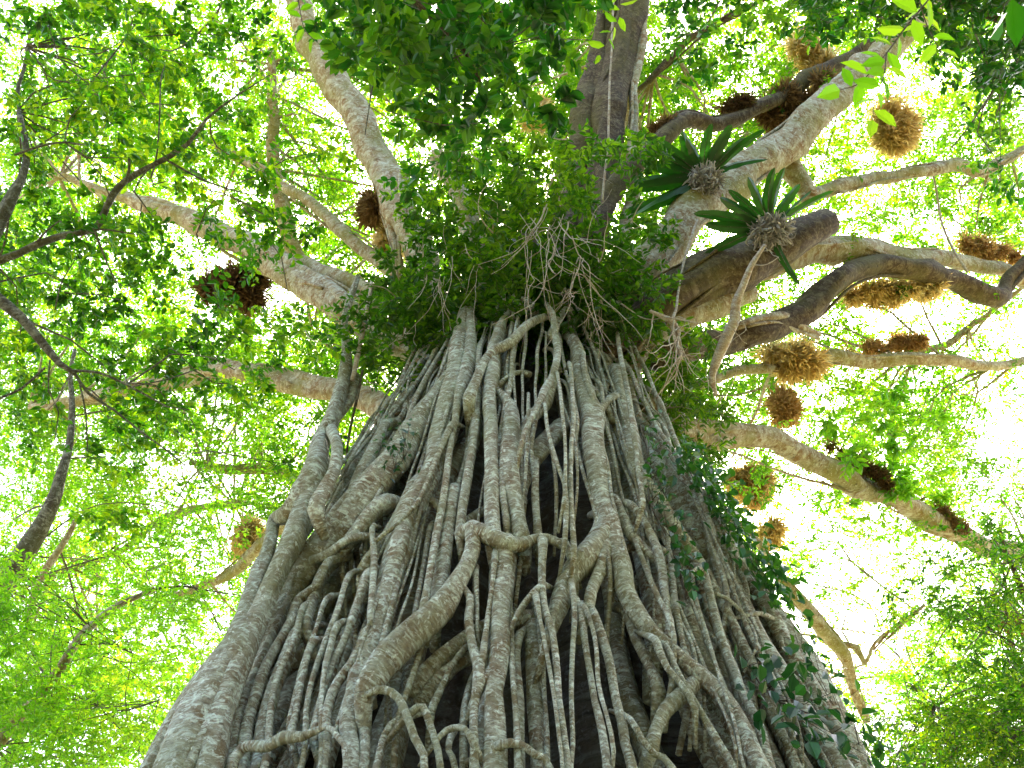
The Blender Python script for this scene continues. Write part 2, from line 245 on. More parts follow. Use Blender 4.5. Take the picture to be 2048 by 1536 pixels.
ROOTS = """
0 938 616 26 925 690 46 907 780 46 882 850 38 871 920 36 850 970 38 815 1030 44 795 1100 46 775 1170 42 752 1250 36 728 1340 30
.08 938 600 18 940 700 22 922 780 22 916 808 16 905 880 12 893 950 13 884 1010 13 872 1070 14 858 1157 14 847 1225 15
.05 1008 640 14 998 670 22 988 705 26 984 745 30 977 795 27 981 850 26 982 910 24 984 961 25 983 1020 27 988 1085 26
.14 1059 647 16 1022 684 20 988 702 19 968 724 17 953 760 18 938 800 20 
0 994 780 10 1018 808 20 1022 845 28 1018 905 33 1022 961 35 1032 1012 33 1046 1080 30
.03 1008 903 13 1004 950 16 1006 1000 15 1012 1050 13
.2 1104 626 12 1111 671 13 1116 712 13 1104 753 14 1087 782 15 1073 818 13 1050 860 11 1040 900 8
-.1 1104 767 18 1090 808 25 1066 831 25 1045 870 22 1035 910 18
-.25 1125 850 34 1085 893 34 1059 930 28 1040 975 26 1035 1020 22
.22 1090 808 6 1097 859 7 1114 927 8 1128 968 9 1131 1012 10 1130 1060 11 1128 1095 9
.25 1114 746 6 1124 808 7 1131 876 7 1130 961 8 1126 1010 7
.22 1141 730 7 1147 825 9 1142 910 9 1140 1000 11 1143 1060 11 1146 1110 9
0 1152 690 22 1158 739 27 1169 790 34 1179 825 38 1182 869 35 1189 910 37 1203 961 37 1213 1012 41 1216 1045 44 1200 1085 50 1168 1118 48 1136 1157 42 1122 1205 42 1108 1250 30 1090 1300 16
.03 1216 1030 30 1232 1080 38 1245 1122 36 1252 1174 34 1273 1216 35 1301 1255 32 1343 1297 31 1378 1331 32 1430 1380 34 1475 1450 38 1510 1536 42
0 1215 1090 26 1203 1140 24 1184 1185 22 1177 1220 18
.05 1232 792 13 1212 806 16 1195 828 18
-.2 1229 670 14 1213 739 18 1205 797 17 1212 860 20 1225 930 18 1238 1010 16
-.15 1189 680 12 1196 739 12 1194 805 11
.2 1230 643 8 1240 705 10 1251 767 10 1261 825 11 1272 893 12 1278 950 10 1286 1010 9
0 1230 740 22 1234 775 25 1244 810 27 1258 859 29 1266 910 31 1285 961 34 1312 1000 34 1345 1050 33 1385 1105 28 1410 1140 22 1428 1174 20 1460 1237 18 1488 1297 18 1515 1356 16 1543 1429 16 1571 1481 16 1600 1545 18
.05 1404 1140 14 1425 1209 15 1442 1272 17 1463 1331 18 1488 1394 19 1516 1450 20 1540 1545 22
.14 1407 1140 7 1386 1143 7 1393 1195 7 1414 1262 7 1435 1335 7 1460 1412 7 1474 1471 7 1490 1545 8
.06 1330 1290 10 1348 1331 12 1376 1384 14 1411 1443 15 1442 1495 15 1470 1545 15
.02 1330 1060 10 1342 1115 12 1351 1209 14 1369 1297 13 1380 1340 10
-.15 1285 860 26 1310 920 44 1358 1000 62 1410 1087 74 1462 1157 78 1512 1215 70 1562 1279 78 1605 1349 90 1652 1454 104 1690 1545 110
.1 1502 1227 8 1533 1230 9 1557 1251 9 1568 1297 8 1610 1335 8 1645 1394 8 1690 1460 9
.1 1453 1195 6 1498 1244 7 1512 1295 5
.12 938 1060 22 962 1068 32 1004 1086 32 1039 1092 27 1067 1080 18 1092 1078 18 1125 1092 15 1141 1112 12
.14 942 1056 24 943 1090 26 929 1129 28 907 1167 34 884 1209 46 850 1244 52 813 1279 56 774 1321 56 748 1360 48 730 1400 30
.04 1010 1090 34 1004 1157 35 997 1227 33 994 1297 33 990 1349 29 984 1385 30 987 1436 35 987 1488 39 990 1545 42
.14 1085 1082 18 1083 1140 16 1086 1209 16 1102 1262 14 1113 1331 14 1120 1401 14 1130 1471 14 1139 1545 14
.12 1083 1172 12 1062 1190 13 1045 1210 11 1028 1240 8
.1 990 1108 12 981 1174 9 973 1244 10 965 1310 12
.05 952 1140 12 956 1195 10 956 1272 7
.08 915 1170 12 938 1195 15 936 1244 18 945 1297 19 957 1331 24 959 1366 27 951 1401 19 949 1454 17 952 1488 17 952 1545 20
.06 995 1320 14 975 1352 18 960 1372 18
-.1 931 1297 10 903 1335 12 875 1394 15 863 1425 13
.16 1074 1190 12 1081 1237 8 1095 1314 8 1106 1384 8 1116 1471 8 1124 1545 8
.1 1144 1165 10 1148 1227 10 1144 1297 10 1142 1384 10 1144 1488 10 1140 1545 10
.06 1155 1200 12 1168 1262 14 1179 1331 13 1189 1401 13 1203 1454 16 1216 1545 17
.14 1170 1215 8 1189 1279 8 1196 1366 8 1214 1436 8 1226 1500 8
.03 1180 1215 16 1196 1250 20 1217 1314 18 1231 1391 16 1245 1443 17 1252 1488 18 1266 1545 20
-.15 1250 1220 20 1273 1279 22 1298 1331 20 1318 1384 22
.1 1310 1280 12 1318 1300 15 1336 1338 13 1360 1366 13 1390 1420 11
-.02 1395 1360 26 1362 1392 32 1332 1422 29 1311 1471 25 1303 1510 23
.12 1000 1492 16 1039 1490 15 1071 1511 15 1105 1545 15
-.05 1040 1270 16 1032 1300 20 1032 1349 21 1036 1401 21 1039 1488 21 1042 1545 20
-.2 1062 1250 24 1066 1330 28 1069 1400 29 1072 1471 26 1075 1545 26
.12 743 1056 9 747 1122 13 744 1192 13 742 1245 11
-.05 907 985 24 897 1070 29 887 1133 33 878 1190 33 868 1230 26
-.15 861 1052 11 844 1140 11 827 1240 11
.05 722 1340 26 713 1360 28 707 1401 27 697 1454 29 700 1545 29
.02 740 1370 20 731 1436 21 726 1545 21
.2 740 1390 10 771 1382 14 799 1398 15 816 1433 15 830 1478 15 849 1545 15
.14 820 1429 12 847 1417 14 860 1450 13 872 1488 14 881 1545 14
.14 880 1473 9 905 1458 11 931 1459 10 949 1488 12
.35 690 640 11 692 690 16 690 740 24 676 790 27 662 840 30 645 880 34 638 915 42 628 950 50 610 985 50 592 1012 46 570 1030 34 548 1040 25 538 1080 23 527 1110 23 512 1150 26 497 1210 29 486 1280 40 450 1345 56 405 1430 70 360 1545 76
.3 640 960 26 615 1010 34 605 1040 36 588 1085 40 562 1140 38 530 1205 40 502 1265 46 470 1345 50 435 1440 56 410 1545 60
.4 712 750 13 704 795 17 686 823 17 664 850 20 672 893 19 668 942 20 648 984 26 632 1020 24
.05 775 850 20 752 893 25 728 942 31 709 984 29 682 1030 26 655 1080 20
.02 900 745 22 875 785 28 846 828 36 817 877 42 790 920 48 758 958 50 726 1000 52 688 1049 54 652 1092 52 612 1140 44 570 1200 42 536 1270 42 510 1340 40 480 1430 44 460 1545 48
.08 700 1075 16 650 1110 18 593 1133 17 565 1167 17 544 1209 20 510 1255 22 485 1300 18
.06 656 1125 15 635 1170 14 597 1200 19 583 1240 18 558 1285 18 534 1331 20 513 1394 23 495 1450 25 478 1545 28
.1 607 1210 10 590 1272 12 560 1342 14 542 1412 15 528 1545 16
.06 621 1290 14 600 1366 15 590 1430 15 580 1480 14
.02 600 1260 20 575 1310 24 545 1384 26 525 1450 26 510 1545 26
.2 462 1545 20 478 1505 20 498 1493 20 534 1495 22 565 1478 26 605 1476 18 649 1457 11 673 1475 10 690 1530 10
.1 677 1250 12 663 1290 12 652 1331 13 645 1377 11 638 1454 9 634 1545 9
.05 740 1150 22 715 1209 17 690 1272 15 662 1330 14 640 1400 16 628 1480 16
.08 735 1260 14 723 1290 15 701 1330 17 675 1365 18 655 1420 18 645 1545 20
0 760 1010 30 700 1080 30 650 1140 24 625 1200 22 610 1260 20
-.05 830 960 16 790 1040 20 760 1090 20 728 1140 20
.12 905 850 12 880 900 12 858 950 10 835 1000 9 790 1050 9 752 1080 8
-.05 1130 1090 14 1145 1130 12 1150 1180 12
.1 1165 705 10 1172 760 10 1185 800 10
.02 960 700 14 955 790 14 950 860 16 935 940 18 925 1010 18 920 1070 16
-.1 1070 930 12 1072 1000 14 1078 1070 14
-.05 1230 1000 16 1262 1070 20 1300 1110 22 1335 1130 18
.05 1265 1010 12 1300 1065 16 1322 1130 18 1330 1210 16 1340 1260 14
-.1 1280 1090 16 1310 1095 22 1345 1125 16
.05 650 1200 10 630 1260 10 608 1320 10 590 1390 9 578 1460 9
.08 700 1150 11 675 1220 11 650 1280 11 625 1350 11 610 1420 12 600 1545 12
.1 1262 1440 10 1285 1480 12 1310 1510 14 1350 1545 16
.0 800 1440 14 770 1470 14 750 1545 16
.03 905 1470 12 900 1500 12 915 1545 14
"""
KROOT = 1
nroot = 0
for ln in ROOTS.strip().splitlines():
    v = [float(x) for x in ln.split()]; off = v[0]; a = np.array(v[1:]).reshape(-1, 3)
    P = []; R = []
    for px, py, wd in a:
        p, s = on_trunk(px, py, off); P.append(p); R.append(wd/2/FPX*s*1.04)
    P = np.array(P)
    def dive(p, q, r):       # the end bends in between its neighbours
        t = norm(p-q); inn = np.array([Xc(p[2])-p[0], AX_Y-p[1], 0]); inn = norm(inn)
        return p+t*.22+inn*(.16+r*1.2)
    if a[-1, 1] < 1530: P = np.vstack([P, dive(P[-1], P[-2], R[-1])]); R = np.append(R, R[-1]*.75)
    if a[-1, 1] >= 1525:      # carry on down to the ground
        p = P[-1]; th = math.atan2(p[0]-Xc(p[2]), AX_Y-p[1]); of = np.hypot(p[0]-Xc(p[2]), p[1]-AX_Y)-Rz(p[2])
        zz = np.arange(p[2]-.7, -.5, -.7); tt = th+np.cumsum(rng.normal(0, .012, len(zz)))
        rr_ = Rz(zz)+min(of, .5)*np.exp(-np.arange(len(zz))*.2); ext = np.stack([Xc(zz)+rr_*np.sin(tt), AX_Y-rr_*np.cos(tt), zz], -1)
        P = np.vstack([P, ext]); R = np.r_[R, R[-1]*(1+.07*np.arange(1, len(zz)+1))]
    if a[0, 1] <= 700:        # keep climbing into the fork
        t = norm(P[0]-P[1]); P = np.vstack([P[0]+t*.9+norm(np.array([Xc(P[0][2])-P[0][0], AX_Y-P[0][1], 0]))*.25, P]); R = np.append(R[0]*.7, R)
    if a[0, 1] > 700 and off < .3: P = np.vstack([dive(P[0], P[1], R[0]), P]); R = np.append(R[0]*.75, R)
    Pc, Rc = crom(P, R, .09)
    # flare at both ends where the root fuses with its neighbours
    d = np.zeros(len(Pc)); d[1:] = np.cumsum(np.linalg.norm(np.diff(Pc, axis=0), axis=1)); e = np.minimum(d, d[-1]-d)
    Rc = Rc*(1+.25*np.exp(-((e-.25)/.16)**2))
    Rc = Rc*(1.07 if Rc.max() > .06 else 1.0); mx = Rc.max(); b = Buf()
    b.tube(Pc, Rc, knots=int(len(Pc)/14), seg=18 if mx > .12 else 12, lump=.20 if mx > .12 else .13, wob=.006 if mx < .1 else .012)
    if mx > .16:    # flutes fused to the big roots
        for q in range(3):
            ang = rng.uniform(0, 6.28); T = norm(np.gradient(Pc, axis=0)); N = norm(np.cross(T, [0, 1., .3])); B = np.cross(T, N)
            aa = ang+d*rng.uniform(-.4, .4)
            b.tube(Pc+(N*np.cos(aa)[:, None]+B*np.sin(aa)[:, None])*Rc[:, None]*.62, Rc*rng.uniform(.4, .55), seg=10, lump=.22, wob=.02)
    b.build('aerial_root', M['root'], fig); nroot += 1
print('traced roots', nroot)
def surf(th, z, off):    # th: 0 towards the camera, positive to the right
    r = Rz(z)+off; return np.stack([Xc(z)+r*np.sin(th), AX_Y-r*np.cos(th), z+0*th], -1)
HOL = []
for hx, hy, hw in ((1118, 965, .55), (1112, 900, .4), (1290, 1110, .42), (905, 1300, .35), (1150, 1340, .3), (1165, 1450, .3), (1215, 1180, .35), (1040, 745, .3), (925, 1130, .3), (800, 1400, .22), (1350, 1230, .3)):
    p, _ = on_trunk(hx, hy, -.1); HOL.append((math.atan2(p[0]-Xc(p[2]), AX_Y-p[1]), p[2], hw))
def filler():
    b = Buf()
    def one(th0, z0, z1, off, r0, drift, seg=8):
        off = off-.12*(abs(th0) < .6)
        if off < -.1:
            for ht, hz, hw in HOL:
                if abs(th0-ht)*Rz(hz) < hw*.5 and z1 < hz+hw and z0 > hz-hw: return
        n = max(4, int(abs(z0-z1)/.55)); z = np.linspace(z0, z1, n)
        th = th0+np.cumsum(rng.normal(0, drift, n))*.5+ .5*drift*np.sin(z*1.1+rng.uniform(0, 6))*2
        of = off+.07*np.sin(z*1.3+rng.uniform(0, 6))-.35*np.exp(-((z-z0)/.35)**2)-(.35*np.exp(-((z-z1)/.35)**2) if z1 > 0 else 0); rad = r0*(1+.35*np.clip((z0-z)/12, 0, 1))*rng.uniform(.8, 1.2, n)
        P, R = crom(surf(th, z, of), rad, .12); b.tube(P, R, seg=seg, lump=.16, wob=.016)
    for i in range(95):       # deep, thick
        one(rng.uniform(-np.pi, np.pi) if i % 2 else rng.choice([-1, 1])*rng.uniform(.75, np.pi), rng.uniform(11.5, 14.5), -.2, rng.uniform(-.85, -.45), rng.uniform(.06, .18), .024, 12)
    for i in range(135):      # middle layer
        z0 = rng.uniform(6, 14); one(rng.uniform(-np.pi, np.pi), z0, max(-.2, z0-rng.uniform(2.5, 12)), rng.uniform(-.42, -.16), rng.uniform(.025, .08), .024, 8)
    for i in range(90):      # thin ones hanging in front
        z0 = rng.uniform(4, 13); one(rng.uniform(-np.pi, np.pi), z0, max(-.2, z0-rng.uniform(1.2, 6)), rng.uniform(-.08, .1), rng.uniform(.010, .028), .016, 6)
    for i in range(58):       # long straight strands down the front
        z0 = rng.uniform(9.5, 13.2); one(rng.uniform(-.75, .8), z0, z0-rng.uniform(3, 7.5), rng.uniform(-.02, .14), rng.uniform(.011, .026), .010, 6)
    for i in range(46):       # long ridged roots on both flanks
        th = rng.choice([-1, 1])*rng.uniform(.8, 1.75); one(th, rng.uniform(6, 9.5), -.2, rng.uniform(-.12, .08), rng.uniform(.04, .12), .012, 10)
    for i in range(110):      # cross links
        th = rng.uniform(-np.pi, np.pi); z = rng.uniform(1, 12.5); s = rng.choice([-1, 1]); k = rng.uniform(.08, .3)
        t = np.linspace(0, 1, 5); P = surf(th+s*k*t, z-rng.uniform(.3, 1.1)*t**1.6, rng.uniform(-.35, 0)+.10*np.sin(t*np.pi))
        P, R = crom(P, np.full(5, rng.uniform(.02, .07)), .1); b.tube(P, R*(1+.5*np.exp(-(np.minimum(np.arange(len(P)), len(P)-1-np.arange(len(P)))/2.)**2)), seg=8, lump=.12)
    # strands on the visible side and back down to the ground
    for i in range(60):
        th = rng.uniform(-np.pi, np.pi); one(th, rng.uniform(2.5, 4.2) if abs(th) < 1.7 else rng.uniform(3, 7), -.2, rng.uniform(-.1, .12), rng.uniform(.05, .15), .03, 10)
    tag(b.build('root_lattice', M['root'], fig), 'countless thinner roots woven between the large ones', kind='stuff')
filler()

# ------------------------------------------------------------------ limbs of the fig
LP = []      # sample points of limbs, for branchlets
def limb(txt, s0, s1, mat, parent, name='branch', wob=.05, seg=14, lump=.13, fl=0, thick=1.):
    if parent is fig and s1 > 19.5: s1 = 19.5+(s1-19.5)*.25
    a = np.array([float(x) for x in txt.split()]).reshape(-1, 3)
    d = np.r_[0, np.cumsum(np.hypot(*np.diff(a[:, :2], axis=0).T))]; s = s0+(s1-s0)*d/d[-1]
    P = at(a[:, 0], a[:, 1], s); R = a[:, 2]/2/FPX*s*thick
    Pc, Rc = crom(P, R, .16); b = Buf(); b.tube(Pc, Rc, seg=seg, lump=lump, wob=wob, knots=int(len(Pc)/4))
    if fl:
        T = norm(np.gradient(Pc, axis=0)); N = norm(np.cross(T, [0, 0, 1.])); B = np.cross(T, N); dd = np.arange(len(Pc))*.16
        for q in range(fl):
            aa = rng.uniform(0, 6.28)+dd*rng.uniform(-.5, .5)
            b.tube(Pc+(N*np.cos(aa)[:, None]+B*np.sin(aa)[:, None])*Rc[:, None]*.6, Rc*rng.uniform(.35, .55), seg=9, lump=.2, wob=.03)
    if parent is fig:       # stems and rootlets clinging to the limb
        T = norm(np.gradient(Pc, axis=0)); N = norm(np.cross(T, [0, 0, 1.])); B = np.cross(T, N); dd = np.arange(len(Pc))*.16
        for q in range(int(rng.integers(2, 5))):
            i0 = int(rng.integers(0, max(1, len(Pc)//2))); i1 = min(len(Pc), i0+int(rng.integers(10, 45)))
            if i1-i0 < 6: continue
            aa = rng.uniform(0, 6.28)+dd*rng.uniform(-.9, .9)+.3*np.sin(dd*2+rng.uniform(0, 6))
            Q = Pc+(N*np.cos(aa)[:, None]+B*np.sin(aa)[:, None])*(Rc*1.02)[:, None]
            b.tube(Q[i0:i1], np.full(i1-i0, rng.uniform(.012, .035)), seg=6, lump=.15, wob=.03)
    LP.append(np.c_[Pc, Rc][::4])
    return b.build(name, mat, parent)
L, D = M['limb'], M['darklimb']
limb('880 740 60 810 705 66 740 662 60 680 612 64 620 565 56 540 522 50 460 482 46 400 452 42 330 415 34 260 400 26 190 380 18 100 350 10', 13.2, 22, L, fig, fl=2)
limb('800 640 30 750 590 34 690 556 32 630 535 30 590 520 22', 14, 17, L, fig)
limb('870 620 60 845 540 62 822 460 62 782 370 62 742 300 60 704 220 60 662 150 56 622 80 48 590 0 40 560 -90 30', 14.5, 27, L, fig, fl=1)
limb('830 560 30 760 515 27 700 482 26 640 430 26 590 385 22 520 335 15 440 300 10', 16, 24, L, fig)
limb('640 600 34 605 530 34 575 470 30 555 380 26 545 300 24 550 200 20 540 100 14', 20, 27, L, fig)
limb('860 880 60 800 840 58 740 805 56 680 788 50 600 768 46 520 752 44 440 742 40 350 762 36 260 776 30 170 800 22 60 815 14', 13.6, 22, L, fig, fl=1)
limb('700 980 20 600 955 20 540 942 20 470 938 20 380 925 12', 25, 30, L, fig)
limb('985 640 56 965 540 50 932 425 46 900 355 38 872 312 32', 13.6, 16, L, fig, lump=.2)
limb('800 560 20 790 480 20 775 420 20 768 400 16', 15.5, 16.5, L, fig)
limb('1030 580 40 1050 480 34 1045 400 28 1030 345 20', 14, 16, D, fig)
limb('1100 640 70 1130 500 66 1140 390 54 1160 280 50 1188 180 48 1202 100 42 1215 0 36 1230 -120 28', 13.8, 27, D, fig, fl=1)
limb('1150 640 70 1180 500 66 1198 380 60 1208 300 58 1222 220 64 1242 120 62 1264 0 56 1285 -120 44', 13.9, 25, D, fig, fl=1)
limb('1250 600 30 1255 470 26 1262 380 24 1266 280 19 1276 150 16 1290 0 14 1300 -90 12', 14, 24, L, fig)
limb('1170 500 36 1205 405 36 1250 352 42 1320 290 38 1370 240 36 1430 242 30 1500 222 28 1560 200 30 1620 160 32 1690 115 30 1770 70 20', 14.5, 24, D, fig)
limb('1210 640 90 1290 530 76 1350 462 74 1420 402 70 1480 352 68 1540 308 68 1590 268 62 1640 222 60 1700 170 56 1760 110 50 1830 50 40 1900 -20 30', 13.2, 24, L, fig, fl=1)
limb('1560 300 54 1578 335 46 1600 365 36 1622 400 32', 17.6, 17.0, L, fig)
limb('1612 400 30 1640 385 24 1680 375 26 1750 356 24 1830 346 22 1920 330 26 1950 347 24 2000 325 22 2060 295 18', 17, 22, L, fig)
limb('1190 720 60 1270 640 76 1360 580 92 1450 545 92 1540 512 80 1600 476 70 1655 445 58', 12.6, 14.4, D, fig, fl=3, lump=.2)
limb('1245 790 34 1262 730 42 1290 680 50 1340 640 52 1420 612 50 1500 585 36', 12.4, 14, L, fig, fl=1)
limb('1480 540 44 1600 502 58 1700 500 52 1800 512 38 1900 520 34 1990 540 30 2070 575 28', 15, 21, L, fig, fl=1)
limb('1300 720 54 1400 692 52 1480 672 46 1560 640 48 1620 612 58 1680 562 46 1750 532 46 1830 532 42 1900 552 42 1950 590 42 1992 600 36 2020 565 28 2070 510 24', 13.5, 19, D, fig, fl=1)
limb('1470 655 18 1520 637 20 1560 636 20 1600 656 16 1636 672 14', 14.5, 15.5, L, fig)
limb('1380 770 22 1480 742 22 1600 730 22 1660 716 26 1750 721 27 1830 715 24 1900 720 22 1960 737 20 2070 716 16', 17, 24, L, fig)
limb('1820 708 15 1900 692 14 1950 650 12 2000 612 10 2060 560 8', 22, 25, L, fig)
limb('1290 810 50 1380 860 58 1460 866 50 1540 886 50 1620 921 48 1700 960 46 1780 990 42 1860 1040 40 1950 1080 35 2070 1108 30', 12.8, 21, L, fig, fl=1)
limb('1470 1040 12 1540 1120 18 1570 1165 23 1610 1212 25 1650 1260 25 1684 1305 24 1705 1370 17 1735 1440 15', 17, 21, L, fig)
limb('1675 1288 16 1710 1298 14 1730 1328 10', 19.6, 20, L, fig)
limb('1730 1328 7 1760 1290 6 1800 1250 4 1850 1210 3', 20, 21, L, fig)
limb('600 1010 30 550 1065 28 495 1120 22 430 1162 16 350 1190 10', 17, 22, L, fig)
limb('470 1010 14 350 1030 14 270 1075 13 180 1125 11 60 1170 8', 27, 27, L, fig)
limb('1262 190 11 1340 120 12 1400 70 12 1470 28 10 1560 -20 8', 20, 24, D, fig)
limb('1530 250 26 1570 150 24 1610 90 22 1650 20 18', 24, 29, L, fig)

# ------------------------------------------------------------------ foliage
def leaves(b, P, dirv, nrm, ln, wd, mat=0, simple=False, fold=.18, curl=.12):
    n = len(P); dirv = norm(dirv); side = norm(np.cross(nrm, dirv)); up = np.cross(dirv, side)
    ln = np.broadcast_to(ln, n)[:, None]; wd = np.broadcast_to(wd, n)[:, None]
    if simple:
        V = np.stack([P, P+dirv*ln*.5+side*wd*.5-up*ln*.04, P+dirv*ln-up*ln*curl, P+dirv*ln*.5-side*wd*.5-up*ln*.04], 1)
        F = (np.arange(n)*4)[:, None]+np.array([[0, 1, 2, 3]])
    else:
        a = P; t = P+dirv*ln-up*ln*curl
        f = up*wd*fold
        V = np.stack([a, P+dirv*ln*.30+side*wd*.45+f, P+dirv*ln*.68+side*wd*.42+f-up*ln*curl*.4, t, P+dirv*ln*.68-side*wd*.42+f-up*ln*curl*.4, P+dirv*ln*.30-side*wd*.45+f], 1)
        k = (np.arange(n)*6)[:, None]
        F = np.vstack([k+np.array([[0, 5, 4, 3]]), k+np.array([[0, 3, 2, 1]])])
    b.add(V.reshape(-1, 3), F, m=mat)
def prisms(b, A, B, r0, r1, mat=1):
    """thin three-sided twigs, vectorised"""
    n = len(A); T = norm(B-A); u = norm(np.cross(T, np.array([.3, .2, .93]))); v = np.cross(T, u)
    V = []
    for P, r in ((A, r0), (B, r1)):
        for k in range(3):
            a = k*2.0944; V.append(P+(u*math.cos(a)+v*math.sin(a))*np.broadcast_to(r, n)[:, None])
    V = np.stack(V, 1).reshape(-1, 3); k = (np.arange(n)*6)[:, None]
    F = np.vstack([k+np.array([[i, (i+1) % 3, 3+(i+1) % 3, 3+i]]) for i in range(3)])
    b.add(V, F, m=mat)
def clumps(b, C, rad, tw, lf, ln, simple=True, flat=.6, ratio=.5, tilt=.45, droop=.15, twig=.004):
    """C clump centres; each has tw twigs radiating from it with lf leaves each"""
    C = np.asarray(C, float); n = len(C)
    if n == 0: return
    rad = np.broadcast_to(rad, n)
    dv = rng.normal(size=(n, tw, 3)); dv[..., 2] *= flat; dv = norm(dv)
    st = C[:, None]+dv*rad[:, None, None]*rng.uniform(.0, .6, (n, tw, 1))
    d2 = norm(dv+rng.normal(0, .5, (n, tw, 3))*[1, 1, .6]-[0, 0, droop])
    L = rad[:, None, None]*rng.uniform(.35, .75, (n, tw, 1)); en = st+d2*L
    A = st.reshape(-1, 3); E = en.reshape(-1, 3); T = d2.reshape(-1, 3)
    prisms(b, A, E, twig, twig*.4)
    t = (np.arange(lf)+rng.uniform(.2, .8, (len(A), lf)))/lf
    P = A[:, None]+(E-A)[:, None]*t[..., None]
    up = norm(np.array([0, 0, 1.])+rng.normal(0, tilt, (len(A), lf, 3)))
    sd_ = norm(np.cross(T, [0, 0, 1.]))[:, None]*np.where(np.arange(lf) % 2, 1, -1)[None, :, None]
    dr = norm(sd_*.9+T[:, None]*.65+rng.normal(0, .3, (len(A), lf, 3))-[0, 0, droop])
    l = ln*rng.uniform(.6, 1.25, len(A)*lf)
    leaves(b, P.reshape(-1, 3), dr.reshape(-1, 3), up.reshape(-1, 3), l, l*ratio, 0, simple)
def grid_clumps(grid, s0, s1, leafpx, M_, k=1., cell=128, x0=0, y0=0, jit=1.0, excl=None):
    """grid of cover 0..9 per cell of the view; gives clump centres spread over a real depth s0..s1"""
    out = []
    for r, row in enumerate(grid):
        for c, ch in enumerate(row):
            if ch in '. ': continue
            cov = min(.97, int(ch)/9.5); area = leafpx*leafpx*.5*.5*.62
            nl = -math.log(1-cov)*cell*cell/area*k; m = rng.poisson(nl/M_)
            for q in range(m):
                out.append((x0+(c+rng.uniform(0, 1))*cell, y0+(r+rng.uniform(0, 1))*cell, rng.uniform(s0, s1)))
    if not out: return np.zeros((0, 3))
    o = np.array(out); return at(o[:, 0], o[:, 1], o[:, 2])
def branchlets(b, C, pts, frac, maxd, r=.02, m=1):
    pts = np.vstack(pts)
    for c in C[rng.random(len(C)) < frac]:
        d = np.linalg.norm(pts[:, :3]-c, axis=1); i = int(np.argmin(d+rng.uniform(0, 1.5, len(d))))
        if d[i] > maxd: continue
        p = pts[i]; mid = (p[:3]+c)/2+rng.normal(0, .12, 3)*d[i]+[0, 0, .08*d[i]]
        P, R = crom(np.array([p[:3], mid, c]), [min(r*1.6, p[3]*.6), r, r*.4], .35); b.tube(P, R, seg=5, lump=.05, m=m, wob=.03)

# fig crown: bright backlit leaves high above, over a deep layer
G = ["5665567778655656",
     "6655555678755455",
     "6665655778565556",
     "6554566777656556",
     "6663356788765444",
     "7777777777776434",
     "7766665555876664",
     "5544665555545565",
     "4444444444444344",
     "4444444444442244",
     "5554444444443455",]
b = Buf(); fc = grid_clumps(G, 20.5, 34, 7.8, 110, 2.7)
clumps(b, fc, rng.uniform(.5, 1.15, len(fc)), 11, 9, .122, True)
lp = np.vstack(LP); lp = lp[lp[:, 3] > .05]; q = lp[rng.integers(0, len(lp), 130)]; q = q[q[:, 2] > 14.5]
clumps(b, q[:, :3]+rng.normal(0, 1, (len(q), 3))*(q[:, 3:]*.7)+[0, .1, .15], .3, 5, 7, .10, False, ratio=.4)
# crown above and beside the frame
ex = np.c_[rng.uniform(-16, 16, 300), rng.uniform(-4, 22, 300), rng.uniform(22, 34, 300)]
e = ex-CAMP; dz = e@CF; ux = e[:, 0]/dz*FPX+1024; uy = 768-(e@CU)/dz*FPX
ex = ex[(ux < -60) | (ux > 2108) | (uy < -60) | (uy > 1600)]
clumps(b, ex, 1.1, 11, 10, .12, True)
branchlets(b, fc, LP, .12, 6, .024)
b.build('crown', [M['fig_leaf'], M['limb']], fig, smooth=False)
print('fig clumps', len(fc), len(ex))

# ------------------------------------------------------------------ other trees
def stem3(pts, mat, parent, name='trunk', seg=14, lump=.12, wob=.04):
    a = np.array(pts, float); P, R = crom(a[:, :3], a[:, 3], .2); b = Buf(); b.tube(P, R, seg=seg, lump=lump, wob=wob)
    LP.append(np.c_[P, R][::4]); return b.build(name, mat, parent)
def p3(px, py, s, wpx): return [*at(px, py, s), wpx/2/FPX*s]
def start_tree(name, label, base, group=None):
    global LP
    LP = []
    return thing(name, label, 'tree', (*base, 0), group)
# tall tree at the left edge with dark crooked branches
tA = start_tree('rainforest_tree', 'tree leaning in from the left edge with crooked dark branches and dark green leaves', (-6.3, 3.4))
stem3([[-6.3, 3.4, -.2, .24], [-6.1, 3.7, 3, .19], [-5.9, 4.1, 6, .17], p3(-90, 650, 9, 56), p3(-30, 500, 9.2, 40), p3(20, 415, 9.4, 28), p3(45, 330, 9.8, 14), p3(35, 200, 10.5, 8), p3(60, 60, 11, 7)], M['greybark'], tA)
def br(txt, s0, s1, par, m=M['greybark'], w=.02, nm='branch'): return limb(txt, s0, s1, m, par, nm, wob=w, seg=8, lump=.1, thick=.62)
br('-30 530 30 30 505 26 70 488 26 130 470 24 188 458 24 208 425 24 222 395 24 250 365 22 310 330 17 380 290 14 420 240 10 480 190 6 540 150 3', 9, 9.4, tA)
br('252 362 10 258 340 9 258 318 8', 9.1, 9.0, tA)
br('330 318 8 390 350 7 450 375 5 520 390 4 560 365 3', 9.2, 9.6, tA)
br('310 330 6 322 260 5 325 150 5 330 130 3', 9.2, 9.6, tA)
br('300 335 5 270 385 5 310 440 4', 9.2, 9.1, tA)
br('400 350 4 410 380 4 450 390 4 500 410 3', 9.3, 9.5, tA)
br('180 170 6 210 130 6 270 50 4', 9.5, 10, tA)
br('30 310 8 90 290 7 130 285 6 170 290 4', 9.5, 9.3, tA)
br('-60 560 56 0 600 42 50 640 32 95 700 26 120 730 20 150 747 15', 8.8, 8.6, tA)
